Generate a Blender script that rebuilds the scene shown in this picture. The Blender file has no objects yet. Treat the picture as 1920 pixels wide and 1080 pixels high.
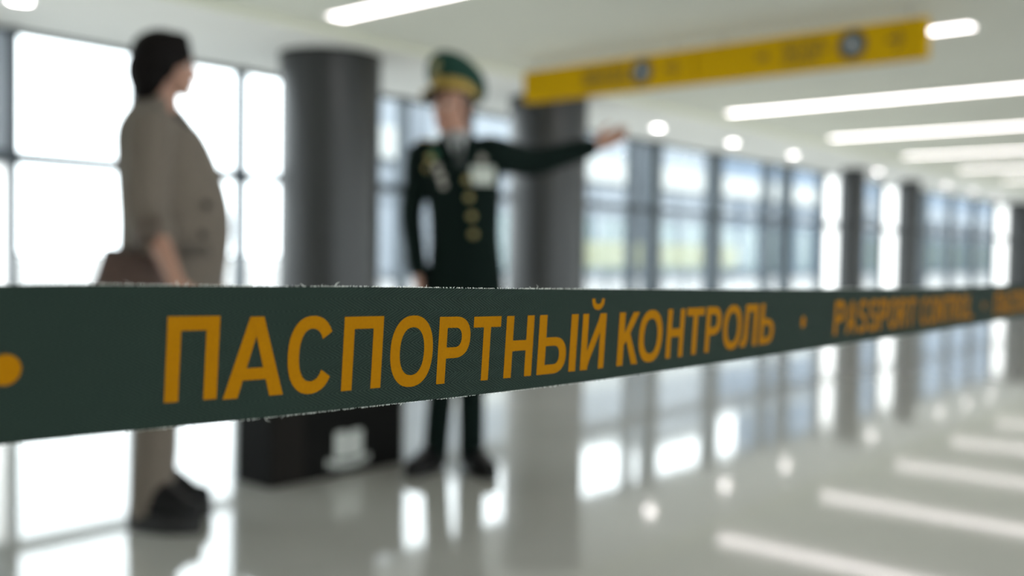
import bpy, bmesh, math, random
from mathutils import Vector, Matrix, Quaternion
random.seed(7)
SC = bpy.context.scene
COL = SC.collection
R = math.radians

# ------------------------------------------------------------------ camera, sky, sun, exposure
YAW, PITCH, ROLL, CAMH = R(40.5), R(1.9), R(0.9), 0.97
cam = bpy.data.cameras.new('camera'); cam.lens = 35; cam.sensor_width = 36; cam.clip_start = 0.02; cam.clip_end = 900
cam.dof.use_dof = True; cam.dof.focus_distance = 0.452; cam.dof.aperture_fstop = 4.4
camo = bpy.data.objects.new('camera', cam); COL.objects.link(camo)
CROT = Matrix.Rotation(YAW, 3, 'Z') @ Matrix.Rotation(R(90) - PITCH, 3, 'X') @ Matrix.Rotation(ROLL, 3, 'Z')
camo.matrix_world = Matrix.Translation((0, 0, CAMH)) @ CROT.to_4x4()
SC.camera = camo

w = bpy.data.worlds.new('sky'); SC.world = w; w.use_nodes = True
bg = w.node_tree.nodes['Background']; bg.inputs[0].default_value = (0.93, 0.965, 1.0, 1); bg.inputs[1].default_value = 6.0
sun = bpy.data.lights.new('sun', 'SUN'); sun.energy = 5.0; sun.angle = R(1.5); sun.color = (1, .93, .82)
suno = bpy.data.objects.new('sun', sun); COL.objects.link(suno)
suno.rotation_euler = Vector((0.84, -0.37, -0.62)).to_track_quat('-Z', 'Y').to_euler()
suno.location = (-40, 18, 30)
vs = SC.view_settings
vs.view_transform = 'Standard'; vs.look = 'None'; vs.gamma = 1; vs.use_curve_mapping = False; vs.exposure = 0.0
por = bpy.data.lights.new('facade_portal', 'AREA'); por.shape = 'RECTANGLE'; por.size = 64; por.size_y = 2.9
por.cycles.is_portal = True
poro = bpy.data.objects.new('facade_portal', por); COL.objects.link(poro)
poro.location = (-9.40, 26, 1.48); poro.rotation_euler = (R(90), 0, R(-90))

RV = Vector((math.cos(YAW), math.sin(YAW), 0)); FV = Vector((-math.sin(YAW), math.cos(YAW), 0))
def cw(xc, z, h): return RV * xc + FV * z + Vector((0, 0, h))      # right, forward, height -> world

# ------------------------------------------------------------------ materials
MATS = {}
def mat(name, col, rough=.5, metal=0, spec=.5, var=0, vscale=20, bump=0, bscale=200, stretch=None, trans=0, emit=None, estr=0, coat=0, sheen=0):
    if name in MATS: return MATS[name]
    m = bpy.data.materials.new(name); m.use_nodes = True; nt = m.node_tree; p = nt.nodes['Principled BSDF']
    p.inputs['Base Color'].default_value = (*col, 1); p.inputs['Roughness'].default_value = rough
    p.inputs['Metallic'].default_value = metal; p.inputs['Specular IOR Level'].default_value = spec
    p.inputs['Coat Weight'].default_value = coat; p.inputs['Sheen Weight'].default_value = sheen
    p.inputs['Transmission Weight'].default_value = trans
    if emit: p.inputs['Emission Color'].default_value = (*emit, 1); p.inputs['Emission Strength'].default_value = estr
    tc = nt.nodes.new('ShaderNodeTexCoord'); mp = nt.nodes.new('ShaderNodeMapping')
    if stretch: mp.inputs['Scale'].default_value = stretch
    nt.links.new(tc.outputs['Object'], mp.inputs['Vector'])
    if var:
        n = nt.nodes.new('ShaderNodeTexNoise'); n.inputs['Scale'].default_value = vscale; n.inputs['Detail'].default_value = 4
        nt.links.new(mp.outputs[0], n.inputs['Vector'])
        r = nt.nodes.new('ShaderNodeValToRGB')
        r.color_ramp.elements[0].position = .3; r.color_ramp.elements[1].position = .7
        r.color_ramp.elements[0].color = (*[c * (1 - var) for c in col], 1); r.color_ramp.elements[1].color = (*[min(1, c * (1 + var)) for c in col], 1)
        nt.links.new(n.outputs['Fac'], r.inputs['Fac']); nt.links.new(r.outputs[0], p.inputs['Base Color'])
    if bump:
        n = nt.nodes.new('ShaderNodeTexNoise'); n.inputs['Scale'].default_value = bscale
        nt.links.new(mp.outputs[0], n.inputs['Vector'])
        b = nt.nodes.new('ShaderNodeBump'); b.inputs['Strength'].default_value = bump; b.inputs['Distance'].default_value = .002
        nt.links.new(n.outputs['Fac'], b.inputs['Height']); nt.links.new(b.outputs[0], p.inputs['Normal'])
    MATS[name] = m; return m

def glass_mat(name, tint, refl=.06):
    m = bpy.data.materials.new(name); m.use_nodes = True; nt = m.node_tree
    for n in list(nt.nodes): nt.nodes.remove(n)
    o = nt.nodes.new('ShaderNodeOutputMaterial'); t = nt.nodes.new('ShaderNodeBsdfTransparent'); g = nt.nodes.new('ShaderNodeBsdfGlossy')
    t.inputs[0].default_value = (*tint, 1); g.inputs['Roughness'].default_value = .01
    lw = nt.nodes.new('ShaderNodeLayerWeight'); lw.inputs[0].default_value = .5
    f = nt.nodes.new('ShaderNodeMath'); f.operation = 'POWER'; f.inputs[1].default_value = 5; nt.links.new(lw.outputs['Facing'], f.inputs[0])
    f2 = nt.nodes.new('ShaderNodeMapRange'); f2.inputs['To Min'].default_value = .02; f2.inputs['To Max'].default_value = .5; nt.links.new(f.outputs[0], f2.inputs['Value'])
    mx = nt.nodes.new('ShaderNodeMixShader'); nt.links.new(f2.outputs[0], mx.inputs[0]); nt.links.new(t.outputs[0], mx.inputs[1]); nt.links.new(g.outputs[0], mx.inputs[2])
    nt.links.new(mx.outputs[0], o.inputs[0]); MATS[name] = m; return m

def frosted_mat(name, col):
    m = bpy.data.materials.new(name); m.use_nodes = True; nt = m.node_tree
    for n in list(nt.nodes): nt.nodes.remove(n)
    o = nt.nodes.new('ShaderNodeOutputMaterial'); t = nt.nodes.new('ShaderNodeBsdfTranslucent'); d = nt.nodes.new('ShaderNodeBsdfDiffuse')
    t.inputs[0].default_value = (*col, 1); d.inputs[0].default_value = (*col, 1)
    mx = nt.nodes.new('ShaderNodeMixShader'); mx.inputs[0].default_value = .12
    nt.links.new(t.outputs[0], mx.inputs[1]); nt.links.new(d.outputs[0], mx.inputs[2]); nt.links.new(mx.outputs[0], o.inputs[0]); MATS[name] = m; return m

def floor_mat():
    m = mat('polished_stone_floor', (.44, .44, .41), rough=.06, spec=.62, var=.07, vscale=1.3)
    nt = m.node_tree; p = nt.nodes['Principled BSDF']
    p.inputs['IOR'].default_value = 1.55
    n = nt.nodes.new('ShaderNodeTexNoise'); n.inputs['Scale'].default_value = .8
    mr = nt.nodes.new('ShaderNodeMapRange'); mr.inputs['To Min'].default_value = .035; mr.inputs['To Max'].default_value = .075
    tc = nt.nodes.new('ShaderNodeTexCoord'); nt.links.new(tc.outputs['Object'], n.inputs['Vector'])
    nt.links.new(n.outputs['Fac'], mr.inputs['Value']); nt.links.new(mr.outputs[0], p.inputs['Roughness'])
    return m

M_FLOOR = floor_mat()
M_CEIL = mat('painted_ceiling', (.73, .745, .68), rough=.9, var=.03, vscale=.7, spec=.2)
M_SOFFIT = mat('white_plaster_soffit', (.84, .845, .83), rough=.9, var=.02, vscale=1.2, spec=.2)
M_CREAM = mat('cream_soffit_edge', (.80, .80, .68), rough=.8, var=.02, vscale=2)
M_WALL = mat('pale_wall_paint', (.62, .63, .61), rough=.85, var=.03, vscale=.6)
M_COLUMN = mat('anthracite_column_cladding', (.022, .0235, .024), rough=.36, spec=.45, var=.15, vscale=3, stretch=(1, 1, .1))
M_FRAME = mat('grey_blue_aluminium_frame', (.06, .075, .088), rough=.4, metal=.3, var=.08, vscale=9)
M_PIER = mat('grey_cladding_panel', (.40, .44, .50), rough=.5, metal=.2, var=.06, vscale=3)
M_GLASS = glass_mat('clear_window_glass', (.93, .96, .96))
M_FROST = frosted_mat('frosted_white_glass', (.9, .92, .92))
M_STRIP = mat('warm_white_light_diffuser', (.9, .88, .87), rough=.6, emit=(1, .92, .915), estr=7.5)
M_DOWN = mat('downlight_lens', (.9, .9, .9), rough=.4, emit=(1, .94, .92), estr=30)
M_WHITEMETAL = mat('white_enamel_metal', (.78, .78, .76), rough=.4, var=.02, vscale=30)
M_YELLOW = mat('yellow_sign_face', (.62, .37, .004), spec=.05, rough=.7, var=.03, vscale=5)
M_SIGNDARK = mat('dark_sign_print', (.04, .035, .02), rough=.6, var=.05, vscale=30)
M_SIGNTEXT = mat('brown_sign_lettering', (.13, .085, .012), rough=.6, var=.05, vscale=30)
M_SIGNNAVY = mat('navy_emblem_print', (.03, .04, .06), rough=.6, var=.05, vscale=30)
M_SIGNWHITE = mat('white_emblem_print', (.62, .66, .66), rough=.6, var=.05, vscale=30)
M_STEEL = mat('brushed_steel', (.45, .46, .47), rough=.3, metal=1, var=.06, vscale=60, stretch=(1, 1, .05))
M_BLACK = mat('black_lacquered_board', (.006, .006, .0055), spec=.06, rough=.6, var=.15, vscale=6)
M_BROWNBLACK = mat('dark_brown_board', (.012, .0105, .009), spec=.08, rough=.6, var=.2, vscale=6, stretch=(1, 1, .1))
M_LOGO = mat('white_logo_print', (.50, .52, .49), rough=.6, var=.03, vscale=30)
M_UNI = mat('dark_green_uniform_wool', (.0062, .0120, .0102), rough=.9, spec=.06, var=.15, vscale=120, bump=.25, bscale=500)
M_UNIED = mat('uniform_lapel_wool', (.008, .015, .013), spec=.06, rough=.9, var=.15, vscale=120, bump=.2, bscale=500)
M_GOLD = mat('gold_braid', (.40, .27, .06), rough=.55, metal=.35, var=.25, vscale=160, bump=.3, bscale=260)
M_BRASS = mat('brass_button', (.36, .30, .13), rough=.35, metal=.7, var=.12, vscale=90)
M_CAPGREEN = mat('emerald_cap_cloth', (.003, .042, .027), rough=.8, var=.15, vscale=60, bump=.2, bscale=400)
M_CAPDARK = mat('dark_cap_cloth', (.004, .014, .013), rough=.75, var=.15, vscale=60)
M_SHIRT = mat('white_shirt_cotton', (.46, .47, .48), rough=.8, var=.04, vscale=70)
M_TIE = mat('dark_olive_tie', (.022, .028, .026), rough=.6, var=.1, vscale=70)
M_BADGE = mat('white_badge_card', (.62, .66, .60), rough=.5, var=.04, vscale=60)
M_RED = mat('red_ribbon', (.24, .03, .025), rough=.6, var=.1, vscale=80)
M_GREENRIB = mat('green_ribbon', (.03, .16, .09), rough=.6, var=.1, vscale=80)
M_SILVER = mat('silver_medal', (.42, .40, .36), rough=.4, metal=.6, var=.12, vscale=90)
M_SKIN = mat('skin', (.46, .25, .18), rough=.55, var=.08, vscale=18, spec=.35)
M_SKINW = mat('fair_skin', (.42, .235, .17), rough=.55, var=.08, vscale=18, spec=.35)
M_HAIR = mat('dark_brown_hair', (.006, .0045, .0042), rough=.7, spec=.1, var=.35, vscale=40, stretch=(1, 1, .12), bump=.5, bscale=90)
M_HAIRSHORT = mat('short_dark_hair', (.02, .014, .01), rough=.6, var=.3, vscale=90)
M_EYE = mat('eye_white', (.7, .7, .68), rough=.2, var=.02, vscale=40)
M_IRIS = mat('brown_iris', (.04, .025, .015), rough=.2, var=.1, vscale=90)
M_LIPS = mat('lips', (.36, .12, .10), rough=.45, var=.08, vscale=60)
M_TAUPE = mat('taupe_wool_suit', (.158, .132, .108), spec=.15, rough=.9, var=.12, vscale=90, bump=.3, bscale=420, sheen=.1)
M_TAUPELIGHT = mat('taupe_jacket_lapel', (.155, .135, .115), rough=.9, var=.12, vscale=90)
M_TAUPEDARK = mat('dark_taupe_button', (.050, .040, .034), rough=.4, var=.1, vscale=60)
M_BLOUSE = mat('dark_blouse', (.030, .026, .024), rough=.7, var=.1, vscale=50)
M_BAG = mat('brown_bag_leather', (.075, .040, .030), rough=.5, var=.2, vscale=25, bump=.25, bscale=240)
M_SHOE = mat('black_shoe_leather', (.006, .006, .0065), spec=.2, rough=.4, var=.15, vscale=25)
M_SOLE = mat('black_rubber_sole', (.010, .010, .010), rough=.7, var=.1, vscale=25)
M_CONC = mat('pale_concrete_apron', (.20, .20, .20), rough=.9, var=.08, vscale=.15)
M_BLDBLUE = mat('blue_grey_cladding', (.085, .125, .18), rough=.6, var=.12, vscale=.25, stretch=(1, 1, .05))
M_BLDPALE = mat('pale_grey_cladding', (.22, .245, .275), rough=.7, var=.08, vscale=.2)
M_BLDWHITE = mat('white_fascia', (.36, .37, .36), rough=.7, var=.03, vscale=.3)
M_BLDTEAL = mat('teal_glazing', (.085, .125, .13), rough=.25, var=.25, vscale=.3, stretch=(1, 1, .1))
M_BLDDARK = mat('slate_glazing', (.03, .042, .058), rough=.25, var=.25, vscale=.3, stretch=(1, 1, .1))
M_BARRIER = mat('pale_yellow_barrier', (.21, .22, .14), rough=.7, var=.06, vscale=.6)
M_SAGE = mat('sage_green_cladding', (.075, .10, .085), rough=.8, var=.25, vscale=.5)

# ------------------------------------------------------------------ mesh helpers
class MB:
    def __init__(s): s.v = []; s.f = []
    def add(s, vs, fs):
        o = len(s.v); s.v += [Vector(v) for v in vs]; s.f += [tuple(i + o for i in f) for f in fs]; return s
    def box(s, a, b):
        x0, y0, z0 = [min(a[i], b[i]) for i in range(3)]; x1, y1, z1 = [max(a[i], b[i]) for i in range(3)]
        return s.add([(x0,y0,z0),(x1,y0,z0),(x1,y1,z0),(x0,y1,z0),(x0,y0,z1),(x1,y0,z1),(x1,y1,z1),(x0,y1,z1)],
                     [(0,3,2,1),(4,5,6,7),(0,1,5,4),(1,2,6,5),(2,3,7,6),(3,0,4,7)])
    def rings(s, rs, close=True):
        n = len(rs[0]); o = len(s.v)
        for r in rs: s.v += [Vector(p) for p in r]
        for k in range(len(rs) - 1):
            for i in range(n):
                j = (i + 1) % n; s.f.append((o + k*n + i, o + k*n + j, o + (k+1)*n + j, o + (k+1)*n + i))
        if close:
            s.f.append(tuple(o + i for i in reversed(range(n)))); s.f.append(tuple(o + (len(rs)-1)*n + i for i in range(n)))
        return s
    def tube(s, pts, ref=(1, 0, 0), n=16, sub=3, cap=True, sq=2.0, flat=False):
        """pts: (pos, ra, rb) - ra along ref, rb across; smooth path, rounded ends"""
        P = [(Vector(p[0]), p[1], p[2] if len(p) > 2 else p[1]) for p in pts]
        Q = []
        for k in range(len(P) - 1):
            p0, p1, p2, p3 = P[max(k-1, 0)], P[k], P[k+1], P[min(k+2, len(P)-1)]
            for q in range(sub):
                t = q / sub
                cr = lambda a, b, c, d: .5 * ((2*b) + (c - a)*t + (2*a - 5*b + 4*c - d)*t*t + (3*b - a - 3*c + d)*t**3)
                Q.append((cr(p0[0], p1[0], p2[0], p3[0]), cr(p0[1], p1[1], p2[1], p3[1]), cr(p0[2], p1[2], p2[2], p3[2])))
        Q.append(P[-1])
        ref = Vector(ref); rs = []
        def ring(c, t, a, b):
            u = (ref - t * ref.dot(t)); u = u.normalized() if u.length > 1e-5 else t.orthogonal().normalized(); v = t.cross(u)
            out = []
            for i in range(n):
                an = 2*math.pi*i/n; ca, sa = math.cos(an), math.sin(an)
                ex = 2.0 / sq
                out.append(c + u * a * math.copysign(abs(ca)**ex, ca) + v * b * math.copysign(abs(sa)**ex, sa))
            return out
        T = [(Q[min(k+1, len(Q)-1)][0] - Q[max(k-1, 0)][0]).normalized() for k in range(len(Q))]
        if cap and not flat:
            r = min(Q[0][1], Q[0][2])
            for an in (80, 55, 30): rs.append(ring(Q[0][0] - T[0]*r*math.sin(R(an))*.8, T[0], Q[0][1]*math.cos(R(an)), Q[0][2]*math.cos(R(an))))
        for k, q in enumerate(Q): rs.append(ring(q[0], T[k], max(q[1], .001), max(q[2], .001)))
        if cap:
            r = min(Q[-1][1], Q[-1][2])
            for an in (30, 55, 80): rs.append(ring(Q[-1][0] + T[-1]*r*math.sin(R(an))*.8, T[-1], Q[-1][1]*math.cos(R(an)), Q[-1][2]*math.cos(R(an))))
        return s.rings(rs)
    def ell(s, c, r, rot=None, n=16, m=10):
        rs = []
        for k in range(1, m):
            th = math.pi * k / m
            rs.append([Vector((r[0]*math.sin(th)*math.cos(2*math.pi*i/n), r[1]*math.sin(th)*math.sin(2*math.pi*i/n), -r[2]*math.cos(th))) for i in range(n)])
        rs = [[(rot @ p if rot else p) + Vector(c) for p in q] for q in rs]
        return s.rings(rs)
    def cyl(s, a, b, r0, r1=None, n=24):
        a = Vector(a); b = Vector(b); t = (b - a).normalized(); u = t.orthogonal().normalized(); v = t.cross(u); r1 = r0 if r1 is None else r1
        return s.rings([[c + (u*math.cos(2*math.pi*i/n) + v*math.sin(2*math.pi*i/n))*r for i in range(n)] for c, r in ((a, r0), (b, r1))])
    def lathe(s, prof, n=40, c=(0, 0, 0)):
        return s.rings([[Vector(c) + Vector((r*math.cos(2*math.pi*i/n), r*math.sin(2*math.pi*i/n), z)) for i in range(n)] for r, z in prof])
    def xf(s, M):
        s.v = [M @ v for v in s.v]; return s
    def build(s, name, m, parent=None, smooth=False, remesh=0, it=4, bevel=0, autos=False):
        me = bpy.data.meshes.new(name); me.from_pydata([tuple(v) for v in s.v], [], s.f); me.update()
        bm = bmesh.new(); bm.from_mesh(me); bmesh.ops.recalc_face_normals(bm, faces=bm.faces[:])
        if bevel: bmesh.ops.bevel(bm, geom=bm.edges[:], offset=bevel, segments=2, affect='EDGES', profile=.6)
        bm.to_mesh(me); bm.free()
        if remesh:
            o = bpy.data.objects.new('tmp', me); COL.objects.link(o)
            r = o.modifiers.new('r', 'REMESH'); r.mode = 'VOXEL'; r.voxel_size = remesh
            k = o.modifiers.new('s', 'SMOOTH'); k.factor = .5; k.iterations = it
            d = bpy.context.evaluated_depsgraph_get(); me2 = bpy.data.meshes.new_from_object(o.evaluated_get(d)); me2.name = name
            bpy.data.objects.remove(o); bpy.data.meshes.remove(me); me = me2; smooth = True
        me.materials.clear(); me.materials.append(m)
        for p in me.polygons: p.use_smooth = smooth
        if autos: me.set_sharp_from_angle(angle=R(35))
        o = bpy.data.objects.new(name, me); COL.objects.link(o)
        if parent: o.parent = parent
        return o

def empty(name, loc=(0, 0, 0), rz=0, parent=None):
    o = bpy.data.objects.new(name, None); COL.objects.link(o); o.location = loc; o.rotation_euler.z = rz; o.empty_display_size = .1
    if parent: o.parent = parent
    return o
def tag(o, label=None, cat=None, group=None, kind=None):
    if label: o['label'] = label
    if cat: o['category'] = cat
    if group: o['group'] = group
    if kind: o['kind'] = kind
    return o
def box_obj(name, a, b, m, parent=None, bevel=0): return MB().box(a, b).build(name, m, parent, bevel=bevel)

# ------------------------------------------------------------------ the hall
FX = -9.28                      # plane of the glazed facade
SOF, CEI = 2.93, 3.0
tag(box_obj('floor', (FX - .15, -6, -.2), (9, 58, 0), M_FLOOR), kind='structure')
tag(box_obj('ceiling', (-7.16, -6, CEI), (9, 58, CEI + .25), M_CEIL), kind='structure')
sf = tag(box_obj('ceiling_soffit', (FX - .15, -6, SOF), (-7.19, 58, CEI + .25), M_SOFFIT), kind='structure')
tag(box_obj('trim_1', (-7.19, -6, SOF), (-7.16, 58, CEI + .02), M_CREAM), kind='structure')
wr = tag(box_obj('wall_right', (9, -6.2, 0), (9.2, 58.2, .45), M_WALL), kind='structure')
box_obj('lintel', (9, -6.2, 2.75), (9.2, 58.2, 3.25), M_WALL, wr)
for k in range(17):                                  # unseen glazing opposite, added to let more light into the hall
    y = -6 + 4*k
    box_obj('pier', (9, y - .2, .45), (9.2, min(y + .2, 58.2), 2.75), M_WALL, wr)
    if k < 16: box_obj('pane', (9.09, y + .2, .45), (9.10, y + 3.8, 2.75), M_GLASS, wr)
tag(box_obj('wall_back', (FX, -6.2, 0), (9, -6, 3.25), M_WALL), kind='structure')
tag(box_obj('wall_front', (FX, 58, 0), (9, 58.2, 3.25), M_WALL), kind='structure')

# facade: one window per bay between the uprights
# (y, half-width of the upright at y)
UP = [(-6, .05), (-3.5, .03), (-1.0, .03), (1.5, .03), (2.9, .04), (3.9, .03), (5.1, .025), (6.31, .028), (7.5, .025), (8.7, .025), (9.9, .03), (11.1, .03), (12.3, .03),
      (13.9, .05), (14.5, .12), (16.6, .14), (18.8, .07), (19.65, .09), (21.5, .06), (22.5, .05), (25.1, .05), (26.3, .05), (28.4, .06), (30.7, .06), (33, .06), (35.2, .06), (37.0, .06),
      (39.5, .06), (42, .06), (45, .06), (48, .06), (51, .06), (54, .06), (58, .06)]
FROST = {21.5, 25.1, 35.2}
for k in range(len(UP) - 1):
    y0, h0 = UP[k]; y1, h1 = UP[k+1]
    wn = tag(empty('window_%d' % (k+1), (FX, (y0+y1)/2, 0)), kind='structure')
    c = (y0 + y1)/2
    a, b = y0 + h0 - c, y1 - h1 - c
    box_obj('mullion', (-.10, y0 - h0 - c, 0), (.08 if h0 < .08 else .14, y0 + h0 - c, SOF), M_FRAME, wn)
    if k == len(UP) - 2: box_obj('mullion', (-.10, y1 - h1 - c, 0), (.08, y1 + h1 - c, SOF), M_FRAME, wn)
    box_obj('sill', (-.10, a, 0), (.04, b, .06), M_FRAME, wn)
    box_obj('head_rail', (-.10, a, SOF - .04), (.03, b, SOF), M_FRAME, wn)
    tz = .055 if k < 13 else .045
    tr = 1.78
    box_obj('transom', (-.08, a, tr - tz), (.06, b, tr + tz), M_FRAME, wn)
    if y0 == 2.9:       # solid bay at the left edge of the picture
        box_obj('panel', (-.05, a, tr + tz), (.03, b, SOF - .05), M_PIER, wn)
        box_obj('frosted_pane', (-.02, a, .06), (-.01, b, tr - tz), M_FROST, wn)
    else:
        g = M_FROST if y0 in FROST else M_GLASS
        for z0, z1 in ((.06, tr - tz), (tr + tz, SOF - .04)):
            box_obj('pane', (-.02, a, z0), (-.01, b, z1), g, wn)

# columns
def column(x, y, r, label, group):
    t = tag(empty('round_column', (x, y, 0)), label, 'column', group)
    MB().lathe([(r, .10), (r, SOF - .02)], 64).build('shaft', M_COLUMN, t, smooth=True, autos=True)
    MB().lathe([(r + .012, 0), (r + .012, .09), (r, .10)], 64).build('base_ring', M_BLACK, t, smooth=True, autos=True)
    MB().lathe([(r, SOF - .02), (r + .006, SOF - .018), (r + .006, SOF)], 64).build('top_ring', M_BLACK, t, smooth=True, autos=True)
G = 'dark columns along the glazed wall'
column(-7.95, 6.45, .505, 'thick dark grey round column between the woman and the officer', G)
column(-7.85, 9.85, .495, 'thick dark grey round column behind the officer\'s outstretched arm', G)
column(-8.40, 21.1, .265, 'slim dark column far down the hall, nearer one of the slim pair', G)
column(-8.46, 24.8, .25, 'slim dark column far down the hall, farther one of the slim pair', G)
column(-8.50, 35.6, .48, 'dark column cut off by the right edge of the picture', G)

# linear ceiling lights
SL = ['linear ceiling light nearest the camera, at the top left above the column', 'linear ceiling light mostly hidden behind the yellow sign', 'linear ceiling light just below the yellow sign',
      'second linear ceiling light below the yellow sign', 'third linear ceiling light below the yellow sign', 'fourth linear ceiling light below the yellow sign', 'fifth linear ceiling light below the yellow sign', 'farthest linear ceiling light at the right edge of the picture']
for k, lab in enumerate(SL):
    y = 5.56 + 3.49*k
    t = tag(empty('linear_ceiling_light', (-4.7, y, CEI)), lab, 'ceiling light', 'linear ceiling lights')
    MB().box((-2.1, -.10, -.012), (2.1, .10, -.004)).build('diffuser', M_STRIP, t)
    m = MB(); m.box((-2.12, -.12, -.018), (2.12, -.10, 0)).box((-2.12, .10, -.018), (2.12, .12, 0)).box((-2.12, -.10, -.018), (-2.10, .10, 0)).box((2.10, -.10, -.018), (2.12, .10, 0))
    m.build('frame', M_WHITEMETAL, t)
for rx in (.6, 5.6):            # unseen fill rows, added to brighten the camera side of the hall
    for k in range(-3, 8):
        y = 5.56 + 3.49*k
        t = tag(empty('linear_ceiling_light', (rx, y, CEI)), 'added fill ceiling light out of the picture', 'ceiling light', 'added fill lights out of the picture')
        MB().box((-2.1, -.10, -.012), (2.1, .10, -.004)).build('diffuser', M_STRIP, t)
        m = MB(); m.box((-2.12, -.12, -.018), (2.12, -.10, 0)).box((-2.12, .10, -.018), (2.12, .12, 0)).box((-2.12, -.10, -.018), (-2.10, .10, 0)).box((2.10, -.10, -.018), (2.12, .10, 0))
        m.build('frame', M_WHITEMETAL, t)
# downlights in the soffit
DL = [(3.5, 'round downlight in the white soffit at the top left corner'), (12.9, 'round downlight nearest to the officer\'s pointing hand'), (15.25, 'second round downlight right of the officer\'s hand'),
      (17.6, 'third round downlight right of the officer\'s hand'), (21.9, 'round downlight between the two slim columns'), (26.6, 'round downlight just right of the slim columns'),
      (28.9, 'second round downlight right of the slim columns'), (31.2, 'farthest round downlight in the white soffit')]
for y, lab in DL:
    t = tag(empty('downlight', (-8.17, y, SOF)), lab, 'downlight', 'round downlights in the soffit')
    MB().lathe([(.085, -.006), (.085, -.003)], 32).build('lens', M_DOWN, t)
    n = 32; rs = [[Vector((r*math.cos(2*math.pi*i/n), r*math.sin(2*math.pi*i/n), z)) for i in range(n)] for r, z in ((.085, -.001), (.085, -.012), (.108, -.009), (.11, -.001))]
    MB().rings(rs, close=False).build('trim_ring', M_WHITEMETAL, t, smooth=True)

# hanging sign
def flat_text(body, size, offset=0, spacing=1.0):
    c = bpy.data.curves.new('lettering_tmp', 'FONT'); c.body = body; c.size = size; c.offset = offset; c.space_character = spacing; c.resolution_u = 6
    o = bpy.data.objects.new('lettering_tmp', c); COL.objects.link(o)
    d = bpy.context.evaluated_depsgraph_get(); me = bpy.data.meshes.new_from_object(o.evaluated_get(d))
    v = [Vector(q.co) for q in me.vertices]; f = [tuple(p.vertices) for p in me.polygons]
    bpy.data.objects.remove(o); bpy.data.curves.remove(c); bpy.data.meshes.remove(me)
    return v, f
SX0, SX1, SY, SZ0, SZ1 = -6.78, -2.66, 8.12, 2.575, 2.895
sg = tag(empty('hanging_sign', ((SX0+SX1)/2, SY, SZ0)), 'long yellow direction sign hanging under the ceiling', 'sign')
L = (SX1 - SX0)/2; H = SZ1 - SZ0
for s in (-1, 1):
    pn = MB().box((min(0, s*L) + .006, -.05, 0), (max(0, s*L) - .006, .05, H)).build('panel', M_YELLOW, sg, bevel=.004)
    x0 = -L if s < 0 else 0
    pr = -.0515
    rows = [(.77, 1.30), (.80, 1.26), (.78, 1.31)] if s < 0 else [(.86, 1.20), (.88, 1.24), (.86, 1.18)]
    # illegible rows of small print
    for q, (a, b) in enumerate(rows):
        m = MB(); z = H*.70 - q*H*.20; x = x0 + a
        while x < x0 + b:
            wd = random.uniform(.022, .040); m.box((x, pr, z - .022), (x + wd, pr + .001, z + .022)); x += wd + random.choice((.008, .009, .010, .03))
        tag(m.build('print_row', M_SIGNTEXT, pn), kind='stuff')
    m = MB()
    if s > 0: m.box((x0 + .62, pr, H*.40), (x0 + .65, pr + .001, H*.58)); m.box((x0 + .665, pr, H*.40), (x0 + .71, pr + .001, H*.58))
    if s > 0: tag(m.build('print_mark', M_SIGNTEXT, pn), kind='stuff')
    ex = x0 + (1.473 if s < 0 else 1.465)
    n = 36
    def disc(r, y, z=H*.52): return [Vector((ex + r*math.cos(2*math.pi*i/n), y, z + r*math.sin(2*math.pi*i/n))) for i in range(n)]
    MB().rings([disc(.118, pr), disc(.118, pr + .001)]).build('emblem', M_SIGNNAVY, pn)
    MB().rings([disc(.066, pr - .001), disc(.066, pr)]).build('emblem_field', mat('grey_emblem_print', (.10, .12, .15), rough=.6, var=.05, vscale=30), pn)
    # shield with wings in the middle of the emblem
    zz = H*.52
    MB().add([(ex, pr-.002, zz+.05), (ex+.03, pr-.002, zz+.02), (ex+.035, pr-.002, zz-.015), (ex, pr-.002, zz-.045), (ex-.035, pr-.002, zz-.015), (ex-.03, pr-.002, zz+.02)], [(0,1,2,3,4,5)]).build('emblem_shield', M_SIGNWHITE, pn)
    ax = ex + (.33 if s < 0 else .35); az = H*.52
    arw = MB(); arw.box((ax - .07, pr, az - .012), (ax + .05, pr + .001, az + .012))
    for q in (1, -1):
        arw.add([(ax + .075, pr, az), (ax + .055, pr, az + q*.015), (ax - .005, pr, az + q*.075), (ax + .02, pr, az + q*.085)], [(0, 1, 2, 3)])
    arw.build('arrow', M_SIGNDARK, pn)
for x in (-L + .15, -.25, .25, L - .15):
    MB().cyl((x, 0, H), (x, 0, CEI - SZ0), .008, n=10).build('hanger_rod', M_STEEL, sg, smooth=True)

# ------------------------------------------------------------------ outside
tag(box_obj('apron_ground', (-260, -120, -.45), (FX - .16, 420, -.25), M_CONC), kind='structure')
def building(name, x, y0, y1, h, mats, label, dep=6):
    t = tag(empty(name, (x, (y0+y1)/2, -.25)), label, 'building', 'buildings beyond the glass')
    d = (y1 - y0)/2; base, mid, band, top = mats
    box_obj('wall', (-dep, -d, 0), (0, d, h), top, t)
    box_obj('ground_floor_glazing', (0, -d + .4, .3), (.15, d - .4, 3.4), base, t)
    box_obj('upper_glazing', (0, -d + .4, 3.7), (.15, d - .4, 5.3), mid, t)
    box_obj('white_fascia', (0, -d, 5.5), (.6, d, 6.9), band, t)
    n = max(2, int(2*d/3.2))
    for i in range(n + 1):
        y = -d + .2 + (2*d - .4)*i/n
        box_obj('pilaster', (0, y - .2, 0), (.35, y + .2, 5.5), M_BLDDARK if i % 3 == 0 else top, t)
    box_obj('roof', (-dep - .2, -d - .2, h), (.7, d + .2, h + .3), band, t)
building('terminal_annex', -34, 27.2, 31.6, 10, (M_BLDPALE, M_BLDPALE, M_BLDWHITE, M_BLDPALE), 'pale grey building seen between the thick column and the officer', 2)
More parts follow.
